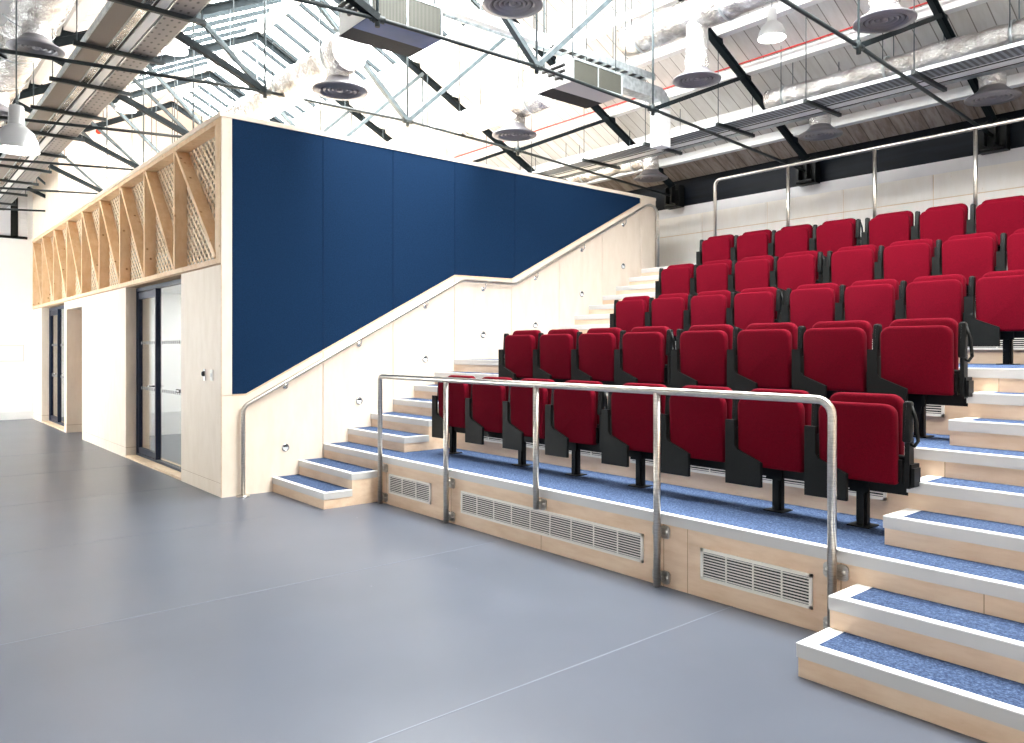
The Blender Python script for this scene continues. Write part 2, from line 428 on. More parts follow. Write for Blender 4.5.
# end return of the flank at the gallery, hidden side and added deck
struct(MB().box(-.25, 0, 5.583, 5.60, 2.7, H - .045).build('wall_return', M['ply']), 'plywood end of the studio box at the gallery')
struct(MB().box(XE, -.26, YB + .142, 5.6, H - .10, H - .048).build('ceiling', M['ply']), 'plywood deck added over the studio box to darken the lattice void')  # unseen deck, added to keep light out of the void behind the lattice
struct(MB().box(XE, -.25, 5.45, 5.6, 0, H - .101).build('wall_studio_back', M['white_wall']), 'white back wall inside the studio')

# ------------------------------------------------------------------ studio box: front wall (plane Y = YB)
fw = MB()
fw.box(-1.28, -.026, YB, YB + .3, .14, HL - .02).box(-6.44, -3.68, YB, YB + .3, .14, HL - .02).box(-7.93, -7.73, YB, YB + .3, .14, HL - .02)
fw.box(-7.729, -6.441, YB, YB + .3, 2.18, HL - .02).box(XE, -10.25, YB, YB + .3, .14, HL - .02)
wall_front = struct(fw.build('wall_front', M['ply']), 'pale plywood front wall of the studio box')
for k, (a, b) in enumerate(((-1.28, -.026), (-6.44, -3.68), (-7.93, -7.73), (XE, -10.25))):
    struct(MB().box(a, b, YB, YB + .3, 0, .134).build(['baseboard_front', 'baseboard_middle', 'baseboard_pillar', 'baseboard_end'][k], M['ply']), 'flush plywood skirting board of the front wall')
    MB().box(a + .002, b - .002, YB + .004, YB + .29, .134, .14).build('joint', M['groove'], wall_front)
MB().box(-.0255, .0005, YB - .0006, YB + .003, 0, HL - .02).build('corner_trim', M['ply_edge'], wall_front)
struct(MB().box(XE, -.026, YB + .008, YB + .3, HL - .02, HL).build('trim_9', M['groove']), 'dark shadow gap under the timber screen')
# corridor behind the doorway
cr = MB().box(-7.93, -7.731, YB + .301, 1.5, 0, 2.3).box(-6.441, -6.30, YB + .301, 1.5, 0, 2.3).box(-7.93, -6.3, 1.5, 1.6, 0, 2.3).box(-7.93, -6.3, YB + .301, 1.6, 2.3, 2.36)
struct(cr.build('wall_corridor', M['ply_edge']), 'plywood lined corridor behind the dark doorway')
struct(MB().box(XE, -.25, YB + .31, 5.45, 2.45, 2.5).build('ceiling', M['white_wall']), 'white ceiling inside the studio')
for k, x in enumerate((-10, -8.7, -5, -3.4, -1.6)):  # glowing panels added to brighten the studio interior
    t = thing('studio_fill_light', 'square fill light panel added to the studio ceiling, %s from the right' % ordn[4 - k], 'lamp', (x, .9, 2.45), 'added studio fill lights')
    MB().box(x - .32, x + .32, .6, 1.24, 2.43, 2.449).build('frame', M['white'], t)
    MB().box(x - .28, x + .28, .64, 1.2, 2.42, 2.429).build('diffuser', M['fill_panel'], t)
struct(MB().box(-6.299, -6.28, YB + .301, 5.44, 0, 2.44).build('wall_studio_partition', M['white_wall']), 'white partition inside the studio')
# glazed doors
def glazed_door(num, x0, x1, mull, label):
    d = bpy.data.objects.new('door_%d' % num, None); C.objects.link(d); d.location = ((x0 + x1) / 2, YB + .15, 0); struct(d, label)
    bpy.context.view_layer.update()
    y0, y1 = YB + .13, YB + .2; top = HL - .03
    f = MB().box(x0, x0 + .07, y0, y1, .03, top).box(x1 - .02, x1, y0, y1, .03, top).box(x0 + .07, x1 - .02, y0, y1, top - .05, top).box(x0 + .07, x1 - .02, y0, y1, .03, .06)
    f.box(mull - .02, mull + .02, y0, y1, .06, top - .05)
    f.build('frame', M['frame_navy'], d)
    l = MB().box(x0 + .075, x0 + .105, y0 + .01, y1 - .01, .07, top - .06).box(mull - .055, mull - .022, y0 + .01, y1 - .01, .07, top - .06)
    l.box(x0 + .105, mull - .055, y0 + .01, y1 - .01, .07, .14).box(x0 + .105, mull - .055, y0 + .01, y1 - .01, top - .15, top - .06)
    leaf = l.build('door_leaf', M['frame_navy'], d)
    MB().box(x0 + .106, mull - .056, y0 + .03, y0 + .034, .141, top - .151).build('pane', M['glass'], leaf, loc=(0, 0, 0))
    MB().box(mull + .021, x1 - .021, y0 + .03, y0 + .034, .061, top - .051).build('pane', M['glass'], d)
    h = MB().tube([(mull - .045, y0 + .01, 1.0), (mull - .045, y0 - .05, 1.0)], .011, 8).tube([(mull - .045, y0 - .05, 1.0), (mull - .20, y0 - .05, 1.0)], .010, 8)
    h.tube([(mull - .045, y0 + .006, 1.0), (mull - .045, y0 + .012, 1.0)], .026, 12)
    h.build('handle', M['chrome'], leaf, loc=(0, 0, 0))
    fz = MB(); n = int((x1 - x0 - .2) / .075)
    for z in (.93, 1.54):
        for k in range(n):
            x = x0 + .15 + k * .075
            if abs(x - mull) < .1: continue
            fz.box(x, x + .03, y0 + .026, y0 + .029, z, z + .04)
    fz.build('manifestation_dashes', M['frost'], d)
    MB().box(x0 - 0, x1, YB + .005, YB + .295, 0, .03).build('threshold', M['ply_edge'], d)
    return d
d1 = glazed_door(1, -3.68, -1.28, -2.77, 'navy framed glass door and side pane between plywood panels, nearer one')
MB().box(-1.98, -1.82, YB + .15, YB + .158, .955, .995).build('door_sign', M['ink'], d1)
MB().box(-1.965, -1.93, YB + .147, YB + .15, .966, .985).box(-1.92, -1.915, YB + .147, YB + .15, .966, .985).box(-1.905, -1.87, YB + .147, YB + .15, .966, .985).build('lettering', M['white'], d1)
glazed_door(2, -10.25, -7.93, -9.36, 'navy framed glass door at the far end by the white wall')
# switches
t = thing('access_reader', 'round steel access control on the plywood right of the glass door', 'switch', (-.46, YB - .012, 1.21))
MB().box(-.505, -.455, YB - .012, YB - .001, 1.15, 1.27).build('back_plate', M['chrome'], t)
MB().lathe((-.49, YB - .012, 1.22), [(0, -.02), (.02, -.02), (.028, -.008), (.028, 0)], 16, 'y').build('knob', M['black'], t)
t = thing('wall_switch', 'small pale square switch plate right of the round access control', 'switch', (-.27, YB - .01, 1.21))
MB().box(-.31, -.235, YB - .009, YB - .001, 1.155, 1.265).build('plate', M['grille'], t)
MB().box(-.288, -.257, YB - .013, YB - .009, 1.19, 1.23).build('rocker', M['nosing'], t)

# ------------------------------------------------------------------ timber lattice screen above
scr = thing('timber_screen', 'long pine screen of studs, diagonals and pierced lattice above the plywood wall', 'screen', (-5.6, YB + .08, HL))
sx = [-.02, -1.53, -2.77, -4.00, -5.24, -6.48, -7.71, -8.95, -10.18, XE + .03]
y0, y1 = YB - .004, YB + .14
zb, zt = HL + .001, H - .046
MB().box(XE, -.162, y0, y1, zb, zb + .05).build('bottom_rail', M['pine'], scr)
MB().box(XE, -.162, y0, y1, zt - .05, zt).build('top_rail', M['pine'], scr)
struct(MB().box(XE, -.161, YB - .02, YB + .2, H - .045, H).build('trim_10', M['ply']), 'pale plywood capping above the lattice screen')
MB().box(-.16, -.026, y0, y1, zb, zt).build('corner_post', M['pine'], scr)
st = []
for i, x in enumerate(sx[1:]):
    MB().box(x - .022, x + .022, y0 + .001, y1, zb + .051, zt - .051).build('stud', M['pine'], scr)
za, zc = zb + .052, zt - .052
def clip(p, d, x0, x1, z0, z1):
    t0, t1 = -1e9, 1e9
    for k, lo, hi in ((0, x0, x1), (1, z0, z1)):
        if abs(d[k]) < 1e-9:
            if not lo <= p[k] <= hi: return None
            continue
        a, b = (lo - p[k]) / d[k], (hi - p[k]) / d[k]
        if a > b: a, b = b, a
        t0, t1 = max(t0, a), min(t1, b)
    return None if t1 - t0 < .03 else ((p[0] + d[0] * t0, p[1] + d[1] * t0), (p[0] + d[0] * t1, p[1] + d[1] * t1))
edges = [-.16] + sx[1:]
for i in range(9):
    xr_, xl = edges[i] - (.0 if i == 0 else .023), edges[i + 1] + .023
    MB().bar((xl + .03, (y0 + y1) / 2, zc - .02), (xr_ - .03, (y0 + y1) / 2, za + .02), y1 - y0 - .004, .045, (0, 0, 1)).build('diagonal', M['pine'], scr)
    lt = MB(); ang = math.radians(41); sp = .078; w = .040
    for s in (1, -1):
        d = (math.cos(ang), s * math.sin(ang)); nrm = (-d[1], d[0])
        for k in range(-60, 61):
            p = ((xl + xr_) / 2 + nrm[0] * k * sp, (za + zc) / 2 + nrm[1] * k * sp)
            c = clip(p, d, xl, xr_, za, zc)
            if not c: continue
            yy = y1 - .010 + (.0065 if s > 0 else 0)
            (ax, az), (bx, bz) = c
            ux, uz = nrm[0] * w / 2, nrm[1] * w / 2
            q = [(ax - ux, az - uz), (bx - ux, bz - uz), (bx + ux, bz + uz), (ax + ux, az + uz)]
            q = [(min(max(x, xl), xr_), min(max(z, za), zc)) for x, z in q]
            lt.prism_xz(q, yy, yy + .006)
    lt.build('lattice_panel', M['lattice'], scr)

# ------------------------------------------------------------------ upper plywood room on top of the box
up = MB().box(XE, -8.48, YB + .02, 5.6, H + .001, 5.35)
wu = struct(up.build('wall_upper_room', M['groove']), 'plywood clad upper room standing on the studio box at the far end')
MB().box(XE, -8.46, YB, YB + .019, H + .001, 5.37).build('panel', M['ply'], wu)
for a, b, c, d in ((YB, .9, H + .001, 4.74), (YB, .9, 4.75, 5.37), (.91, 3.2, H + .001, 4.74), (.91, 3.2, 4.75, 5.37), (3.21, 5.6, H + .001, 4.74), (3.21, 5.6, 4.75, 5.37)):
    MB().box(-8.479, -8.46, a + (.0 if a > YB else .02), b, c, d).build('panel', M['ply'], wu)

# ------------------------------------------------------------------ shell
struct(MB().box(XE - .2, XE, YL, YW + .2, 0, 7.2).build('wall_left', M['white_wall']), 'white end wall of the hall')
struct(MB().box(XE + .0, XE + .02, YL, YB, 0, .16).build('baseboard_left', M['white']), 'white skirting board of the end wall')
struct(MB().box(XW, XW + .2, YL, YW + .2, 0, 7.2).build('wall_right', M['white_wall']), 'white wall behind the viewer')
sw = MB().box(XE, XW, YL - .2, YL, 0, .9).box(XE, XW, YL - .2, YL, 2.6, 4.4)
wx = [-10.9, -8.9, -6.9]  # windows added out of view to brighten the end and front walls
edges_w = [XE] + [e for x in wx for e in (x, x + 1.6)] + [XW]
for a, b in zip(edges_w[::2], edges_w[1::2]): sw.box(a, b, YL - .2, YL, .9, 2.6)
struct(sw.build('wall_side', M['white_wall']), 'white long wall of the hall with added fill-light windows')
for k, x in enumerate(wx):
    w = bpy.data.objects.new('window_%d' % (k + 4), None); C.objects.link(w); w.location = (x, YL - .1, .9); struct(w, 'tall window added to the unseen side wall for fill light'); bpy.context.view_layer.update()
    f = MB().box(x, x + .05, YL - .13, YL - .07, .9, 2.6).box(x + 1.55, x + 1.6, YL - .13, YL - .07, .9, 2.6).box(x + .05, x + 1.55, YL - .13, YL - .07, .9, .95).box(x + .05, x + 1.55, YL - .13, YL - .07, 2.55, 2.6)
    f.build('frame', M['white'], w)
    MB().box(x + .05, x + 1.55, YL - .102, YL - .098, .95, 2.55).build('pane', M['glass'], w)
gw = MB().box(XE, XW, YW, YW + .2, 0, 3.86)
wall_gal = struct(gw.build('wall_gallery', M['grey_band']), 'back wall of the gallery with a pale grey band')
MB().box(XE, XS + 2, YW - .006, YW - .0005, 2.71, 3.70).build('panel_backing', M['ply_edge'], wall_gal)
xs = [XE + .2] + [.14 + 1.176 * k for k in range(-9, 10)]
for a, b in zip(xs[:-1], xs[1:]):
    for c, d in ((2.71, 3.380), (3.393, 3.70)):
        MB().box(a + .006, b - .006, YW - .018, YW, c, d).build('panel', M['ply_lit'], wall_gal)
struct(MB().box(XE, XW, YW + .02, YW + .2, 3.861, 4.6).build('wall_clerestory', M['navy']), 'dark navy band under the eaves')
# the matching flank to the right of the stair
struct(MB().box(XS + .002, XS + .2, YB, YW, 0, H).build('wall_stair_right', M['ply']), 'plywood wall on the right of the right-hand stair')

# ------------------------------------------------------------------ roof
def slope(name, ya, yb_, x0, x1, m, dz, th, label):
    pa, pb = (ya, zr(ya) + dz), (yb_, zr(yb_) + dz)
    o = MB().prism_yz([pa, pb, (pb[0], pb[1] + th), (pa[0], pa[1] + th)], x0, x1).build(name, m)
    return struct(o, label)
slope('ceiling', 2.93, 6.12, XE, XW, M['boards'], .07, .06, 'whitewashed boarded roof slope above the seats')
slope('ceiling', 6.121, 6.85, XE, XW, M['brown_boards'], .07, .06, 'brown boards at the eaves above the gallery wall')
slope('ceiling', -4.10, -.38, XE, XW, M['boards'], .07, .06, 'boarded roof slope on the left')
slope('ceiling', -.379, 1.19, XE, -7.6, M['white'], .07, .06, 'white roof lining beyond the skylight')
slope('ceiling', 1.39, 2.929, XE, -9.9, M['white'], .07, .06, 'white roof lining at the far end')
struct(MB().box(XE, XW, YL, -4.02, 4.32, 4.45).build('ceiling', M['white']), 'flat white ceiling strip along the side wall')
def skylight(num, ya, yb_, x0, label):
    w = bpy.data.objects.new('window_%d' % num, None); C.objects.link(w); w.location = (0, ya, zr(ya)); struct(w, label)
    bpy.context.view_layer.update()
    MB().prism_yz([(ya, zr(ya) + .10), (yb_, zr(yb_) + .10), (yb_, zr(yb_) + .106), (ya, zr(ya) + .106)], x0, XW).build('pane', M['skyglass'], w)
    x = x0 + .25
    while x < XW:
        MB().bar((x, ya, zr(ya) + .065), (x, yb_, zr(yb_) + .065), .052, .06, (0, 0, 1)).build('glazing_bar', M['bar'], w)
        x += .49
skylight(1, 1.36, 2.93, -9.9, 'long glazed skylight on the slope above the seats')
skylight(2, -.38, 1.22, -7.6, 'long glazed skylight on the left slope')
def purlin(y, w, h, name, label, dz=0., mm='white'):
    tag(MB().box(XE, XW, y - w / 2, y + w / 2, zr(y) + dz - h / 2, zr(y) + dz + h / 2).build(name, M[mm]), label, 'beam', 'roof purlins')
purlin(1.29, .16, .2, 'ridge_beam', 'white ridge beam at the peak of the roof', .0)
words = {2.93: 'at the lower edge of the glass above the seats', 3.7: 'first below the glass', 4.32: 'second below the glass', 4.95: 'third below the glass, beside the red conduit',
         5.6: 'fourth below the glass, above the slotted tray', 6.12: 'lowest, above the gallery wall'}
for y, wd in words.items(): purlin(y, .12, .12, 'roof_purlin', 'white roof purlin over the seats, %s' % wd)
wordsl = {-.38: 'at the lower edge of the left glass', -1.15: 'first below the left glass', -1.95: 'second below the left glass', -2.75: 'third below the left glass', -3.55: 'lowest on the left slope'}
for y, wd in wordsl.items(): purlin(y, .12, .12, 'roof_purlin', 'white roof purlin on the left slope, %s' % wd)
tag(MB().tube([(XE, 4.80, zr(4.80) - .03), (XW, 4.80, zr(4.80) - .03)], .011, 6).build('conduit', M['red_pipe']), 'thin red conduit running along a white purlin above the seats', 'pipe')

def make_truss(x, label):
    t = thing('roof_truss', label, 'truss', (x, 1.29, 4.2), 'roof trusses')
    P = {'a': (-.51, 4.25), 'b': (1.29, 4.28), 'c': (3.08, 4.22), 'e': (6.55, 4.02), 'f': (-3.97, 4.02)}
    def v(p): return (x, p[0], p[1])
    for ye in (6.58, -4.0):
        a, b = (x, 1.29, zr(1.29) - .10), (x, ye, zr(ye) - .10)
        r = MB().bar(a, b, .09, .016).bar((x, a[1], a[2] - .055), (x, b[1], b[2] - .055), .014, .10)
        rf = r.build('rafter', M['truss'], t)
        for y in ((2.93, 3.7, 4.32, 4.95, 5.6, 6.12) if ye > 0 else (-.38, -1.15, -1.95, -2.75, -3.55)):
            dy = .09 if ye > 0 else -.09
            MB().prism_yz([(y - dy, zr(y - dy) - .09), (y + dy, zr(y + dy) - .09), (y + dy * .6, zr(y + dy * .6) + .05)], x - .035, x + .035).build('cleat', M['truss'], rf, loc=(0, 0, 0))
    tr = MB().tube([v(P['f']), v(P['a']), v(P['b']), v(P['c']), v(P['e'])], .019, 8)
    tie = tr.build('tie_rod', M['tie'], t)
    for k in 'abc':
        MB().tube([(x, P[k][0] - .06, P[k][1]), (x, P[k][0] + .06, P[k][1])], .034, 8).tube([(x, P[k][0], P[k][1] - .07), (x, P[k][0], P[k][1] + .05)], .022, 8).build('node_coupler', M['tie'], tie, loc=(0, 0, 0))
    rz = lambda y: (y, zr(y) - .12)
    for p, q, mm, w in ((P['c'], rz(4.90), 'truss', .06), (P['b'], rz(3.08), 'strut', .062), (P['b'], rz(-.5), 'strut', .062),
                        (P['a'], rz(-2.32), 'truss', .075), (P['a'], rz(-1.75), 'strut', .045)):
        MB().bar(v(p), v(q), w, w * .8).build('strut', M[mm], t)
    for p, q in ((P['a'], rz(-.51)), (P['b'], rz(1.29)), (P['c'], rz(3.08))):
        MB().tube([v(p), v(q)], .012, 6).build('hanger_rod', M['strut'], t)
    for ye, s in ((6.5, 1), (-3.97, -1)):
        y = ye; sh = MB()
        sh.box(x - .15, x + .15, y - .04 * s, y + .10 * s, 3.84, 4.20).box(x - .13, x + .13, y - .05 * s, y + .1 * s, 4.12, 4.16).box(x - .12, x + .12, y - .10 * s, y + .1 * s, 3.86, 3.885)
        sh.prism_yz([(y - .14 * s, 3.90), (y, 3.90), (y, 4.22), (y - .14 * s, 4.15)], x - .07, x - .05).prism_yz([(y - .14 * s, 3.90), (y, 3.90), (y, 4.22), (y - .14 * s, 4.15)], x + .05, x + .07)
        sh.build('end_shoe', M['black'], t)
    return t
S = 2.37
near = ['nearest, above the right-hand stair', 'second from the right stair', 'above the left half of the seats', 'over the lattice screen corner', 'fourth along over the studio box', 'fifth along over the studio box', 'sixth along over the studio box', 'farthest, by the end wall']
tr0 = make_truss(4.38, 'dark steel roof truss with tie rod, ' + near[1])
labs = {6.75: near[0], 4.38 - S: near[2], 4.38 - 2 * S: near[3], 4.38 - 3 * S: near[4], 4.38 - 4 * S: near[5], 4.38 - 5 * S: near[6], 4.38 - 6 * S: near[7], 9.12: 'behind the viewer on the right'}
for x, l in labs.items(): dup(tr0, (x, 1.29, 4.2), 'dark steel roof truss with tie rod, ' + l)

# ------------------------------------------------------------------ handrails
def rail(name, label, path, r=.021, cat='handrail', m='steel'):
    return None
hr = thing('wall_handrail', 'brushed steel wall handrail climbing beside the left-hand stair', 'handrail', (.06, -.909, 0))
X = .06
pts = [(X, -.909, .01), (X, -.909, .84)] + [tuple(p) for p in arc((X, -.81, .84), .099, 180, 118, (0, 1, 0), (0, 0, 1), 6)][1:]
pts += [(X, 1.74, 2.293), (X, 1.80, 2.318), (X, 1.87, 2.326), (X, 2.60, 2.322), (X, 2.68, 2.33), (X, 2.75, 2.36), (X, 5.30, 3.665)]
pts += [(X, 5.40, 3.69), (X, 5.48, 3.675), (X, 5.54, 3.63), (X, 5.575, 3.56), (X, 5.58, 3.45), (X, 5.58, 2.70)]
MB().tube(pts, .021, 12).build('rail', M['steel'], hr)
MB().lathe((X, -.909, 0), [(0.001, .016), (.060, .014), (.066, .008), (.066, .0), (0.001, 0)], 24).build('base_plate', M['steel'], hr)
def rail_z(y):
    if y < 1.8: return .955 + (y + .862) * .514
    if y < 2.67: return 2.322
    return 2.322 + (y - 2.70) * .513
ry = [-.44, .424, 1.307, 2.185, 3.073, 3.96, 4.84]
for y in ry:
    z = rail_z(y)
    MB().tube([(X, y, z - .015), (X, y, z - .06), (X - .02, y, z - .085), (.004, y, z - .085)], .007, 8).lathe((.0, y, z - .085), [(0, .012), (.028, .010), (.028, 0)], 16, 'x').build('bracket', M['chrome'], hr)
ring_z = [.445, .896, 1.358, 1.66, 1.80, 2.26, 2.718]
for i, (y, z) in enumerate(zip(ry, ring_z)):
    t = thing('step_light', 'small round steel step light in the plywood wall, %s from the bottom of the stair' % ordn[i], 'light', (0, y, z), 'round step lights')
    MB().lathe((.0005, y, z), [(.040, 0), (.042, .006), (.030, .008), (.028, .002)], 20, 'x').build('bezel', M['chrome'], t)
    MB().lathe((.0005, y, z), [(.029, .003), (0, .0035)], 20, 'x').build('lens', M['white'], t)
    MB().prism_yz([(y + .026 * math.cos(a), z + .026 * math.sin(a)) for a in [math.radians(20 + 140 * k / 8) for k in range(9)]], .003, .008).build('hood', M['black'], t)
gr = thing('guard_rail', 'brushed steel tubular guard rail along the front of the seating', 'guard rail', (3.5, -.05, 0))
px = [1.268, 2.354, 3.489, 4.607, 5.728]; ZT = 1.215; rr = .08; Y = -.05
pts = [(px[0], Y, .01), (px[0], Y, ZT - .03), (px[0] + .012, Y, ZT - .008), (px[0] + .035, Y, ZT)]
pts += [(px[4] - rr, Y, ZT)] + [tuple(p) for p in arc((px[4] - rr, Y, ZT - rr), rr, 90, 0, (1, 0, 0), (0, 0, 1), 7)][1:] + [(px[4], Y, .012)]
MB().tube(pts, .0225, 12).build('top_rail', M['steel'], gr)
for i in (1, 2, 3):
    MB().tube([(px[i], Y, .306 if i == 2 else .01), (px[i], Y, ZT - .01)], .0225, 12).build('post', M['steel'], gr)
for i, x in enumerate(px):
    for z in ((.34,) if i == 2 else (.34, .06)):
        b = MB()
        for s in (-1, 1):
            b.prism_xz(rrect(min(x, x + s * .066), max(x, x + s * .066), z - .04, z + .04, .022, .022, 4), Y + .036, Y + .048)
            b.lathe((x + s * .044, Y + .036, z), [(0, -.008), (.012, -.007), (.013, 0)], 12, 'y')
        b.box(x - .006, x + .006, Y, Y + .04, z - .02, z + .02)
        b.build('fixing_plate', M['steel'], gr)
gg = thing('gallery_rail', 'pale tubular rail behind the top row of seats', 'guard rail', (3.5, 5.32, 2.7))
X0, Yg, Zg = 1.285, 5.32, 3.85
pts = [(X0, Yg, 2.70)] + [(X0, Yg, Zg - .08)] + [tuple(p) for p in arc((X0 + .08, Yg, Zg - .08), .08, 180, 90, (1, 0, 0), (0, 0, 1), 6)][1:] + [(XS - .01, Yg, Zg)]
MB().tube(pts, .0215, 10).build('top_rail', M['steel'], gg)
for x in (2.40, 3.51, 4.585, 5.66, 6.7):
    MB().tube([(x, Yg, 2.70), (x, Yg, Zg)], .0215, 10).build('post', M['steel'], gg)

# ------------------------------------------------------------------ seats
def make_seat(loc, label, row):
    t = thing('tip_up_seat', label, 'seat', loc, row)
    x, y, z = loc                                # x = left end of the unit, y = front plane of folded pad, z = platform top
    pad(MB(), x + .076, x + .510, z + .285, z + .722, y + .014, y + .075, .062, .014, .02, lean=-.03).build('seat_pad', M['red'], t)
    pad(MB(), x + .092, x + .506, z + .36, z + .772, y + .080, y + .15, .062, .03, .022, lean=.03).build('backrest', M['red'], t)
    MB().prism_xz([(x, z + .165), (x + .253, z + .165), (x + .253, z + .318), (x + .085, z + .385), (x + .068, z + .41), (x + .066, z + .572), (x, z + .572)], y - .012, y + .012).build('side_panel', M['dark_panel'], t)
    u = MB().box(x + .09, x + .51, y + .10, y + .16, z + .285, z + .36).box(x + .500, x + .528, y + .05, y + .13, z + .30, z + .42)
    u.tube([(x + .49, y + .09, z + .43), (x + .54, y + .09, z + .43)], .016, 8)
    u.build('hinge_frame', M['black'], t)
    return t
def arm(x, y, z, t, side=0):
    ax = x + .034
    a = MB(); pad(a, ax - .021, ax + .021, z + .52, z + .742, y + .035, y + .08, .018, .012, .008, lean=.06)
    a.box(ax - .012, ax + .012, y + .05, y + .11, z + .27, z + .54)
    a.box(ax - .02, ax + .02, y + .06, y + .16, z + .30, z + .40)
    o = a.build('armrest', M['black'], t)
    if side:
        a2 = MB().tube([(ax + .015, y + .07, z + .72), (ax + .04, y + .07, z + .64), (ax + .05, y + .07, z + .53), (ax + .03, y + .07, z + .50), (ax + .012, y + .07, z + .51)], .010, 8)
        a2.box(ax + .01, ax + .035, y + .06, y + .14, z + .28, z + .38)
        sub('arm_loop', a2, M['black'], o)
    return o
DX = [0, .543, 1.087, 1.632, 2.258, 2.80, 3.343, 3.885]
rows = [(1.424, .45, .45), (1.392, 3 * G + .45, .90), (1.375, 3.06, 1.35), (1.32, 3.53 + .45, 1.80), (1.32, 3.53 + 3 * G + .45, 2.25)]
rname = ['front', 'second', 'third', 'fourth', 'top']
pos = ['leftmost', 'second from left', 'third from left', 'fourth from left, before the gap', 'fifth from left, after the gap', 'sixth from left', 'seventh from left', 'rightmost']
plain = end = None
for r, (x0, y, z) in enumerate(rows):
    grp = 'red tip-up seats in the %s row' % rname[r]
    for k in range(8):
        lab = 'folded red tip-up seat, %s in the %s row' % (pos[k], rname[r])
        loc = (x0 + DX[k], y, z - (.02 if r > 1 else 0))
        ends = k in (3, 7)
        if not ends:
            if plain is None:
                plain = make_seat(loc, lab, grp); arm(*loc, plain); s = plain
            else: s = dup(plain, loc, lab)
        else:
            if end is None:
                end = make_seat(loc, lab, grp); arm(*loc, end); arm(loc[0] + .522, loc[1], loc[2], end, 1); s = end
            else: s = dup(end, loc, lab)
        s['group'] = grp
    for half, (a, b, feet) in enumerate(((x0 + .01, x0 + 2.19, (.08, 1.12, 1.79)), (x0 + 2.25, x0 + 4.45, (2.47, 3.60, 4.14)))):
        bm = thing('seat_beam', 'black steel beam on legs under the %s half of the %s row' % (('left', 'right')[half], rname[r]), 'beam', ((a + b) / 2, y + .18, z), 'seat beams')
        MB().box(a, b, y + .15, y + .225, z + .215, z + .285).build('beam', M['black'], bm)
        for fx in feet:
            xx = x0 + fx
            l = MB().box(xx - .032, xx + .032, y + .17, y + .205, z + .006, z + .215).box(xx - .02, xx + .02, y + .155, y + .17, z + .006, z + .2)
            l.box(xx - .065, xx + .065, y + .12, y + .25, z, z + .007).box(xx - .055, xx + .055, y + .135, y + .15, z + .20, z + .30)
            l.build('leg', M['black'], bm)

# ------------------------------------------------------------------ services in the roof
def rod(t, x, y, z0):
    MB().tube([(x, y, z0), (x, y, zr(y) + .04)], .006, 5).build('hanger_rod', M['strut'], t)
def diffuser(x, y, z, neck, label, d=.54):
    t = thing('air_diffuser', label, 'diffuser', (x, y, z), 'round air diffusers')
    r = d / 2
    MB().lathe((x, y, z), [(r * .80, -.002), (r, 0), (r, .012), (r * .72, .055), (r * .52, .10), (r * .46, .13)], 36).build('cone', M['diffuser'], t)
    ring = MB()
    for k, q in enumerate((.80, .62, .45, .29)):
        ring.lathe((x, y, z), [(r * q, .002 + .006 * k), (r * (q - .05), -.008 + .006 * k), (r * (q - .12), .02 + .006 * k)], 30)
    ring.build('rings', M['diffuser'], t)
    MB().lathe((x, y, z), [(r * .82, .022), (.001, .045)], 30).build('throat', M['diff_dark'], t)
    MB().lathe((x, y, z), [(.001, .0), (.03, .005), (.03, .04)], 14).build('hub', M['diffuser'], t)
    n = [(r * .47, .12), (r * .50, .2), (r * .46, .28)]
    h = .28
    while h < neck:
        h = min(h + .09, neck); n.append((r * (.48 if int(h * 11) % 2 else .455), h))
    MB().lathe((x, y, z), n, 24).build('neck', M['foil'], t)
    return t
# X-running foil ducts
def duct(label, y, z, r, x0, x1, wob=.012, extra=None):
    t = thing('foil_duct', label, 'duct', ((x0 + x1) / 2, y, z), 'foil covered ducts')
    pts, rs = [], []
    n = max(4, int(abs(x1 - x0) / .14))
    for k in range(n + 1):
        pts.append((x0 + (x1 - x0) * k / n, y + random.uniform(-wob, wob) * .5, z + random.uniform(-wob, wob) * .5)); rs.append(r + random.uniform(-wob, wob))
    MB().tube(pts, rs, 24).build('duct', M['foil'], t)
    n = max(1, int(abs(x1 - x0) / 1.2))
    for k in range(n + 1):
        x = x0 + (x1 - x0) * (k + .2) / (n + .4)
        MB().lathe((x, y, z), [(r + wob, -.015), (r + wob + .004, -.015), (r + wob + .004, .015), (r + wob, .015)], 24, 'x').build('strap', M['galv'], t)
        for s in (-1, 1):
            rod(t, x, y + s * r * 1.06, z)
    if extra: extra(t)
    return t
duct('big foil duct at the top left above the pendant lamp', -2.5, 5.10, .33, -11.0, 1.0, .02)
duct('foil duct above the box corner, ending at the nearer fan coil unit', -.2, 4.38, .18, -6.5, .95)
duct('foil duct behind the upper wall edge, ending at the farther fan coil unit', 2.2, 4.42, .16, -5.5, 1.2)
duct('foil duct high above the seats with a rounded end', 3.4, 5.28, .19, 1.35, 9.0)
duct('foil duct just above the slotted tray, over the right of the seats', 4.95, 4.61, .13, 2.35, 9.0)
duct('foil duct behind the slotted tray, past the left of the seats', 5.5, 4.42, .11, -5.0, -.12)
diffuser(.75, -.2, 4.03, .36, 'round air diffuser below the foil duct above the box corner')
diffuser(.60, 2.2, 4.06, .34, 'round air diffuser beside the farther fan coil unit')
diffuser(2.38, 3.4, 4.52, .75, 'round air diffuser on a tall white foil neck above the seats')
diffuser(4.47, 3.4, 4.50, .75, 'round air diffuser near the top right by the pendant lamp')
diffuser(2.50, .56, 4.50, 1.6, 'round air diffuser cut by the top edge of the photo, in the middle')
diffuser(2.74, 5.5, 4.20, .36, 'round air diffuser under the slotted tray, middle one', .53)
diffuser(4.69, 5.5, 4.18, .38, 'round air diffuser under the slotted tray at the far right', .53)
diffuser(-.02, 5.5, 4.12, .34, 'round air diffuser above the end of the navy wall', .53)
diffuser(-1.50, -2.46, 4.55, .45, 'round air diffuser under the big foil duct, top left', .52)
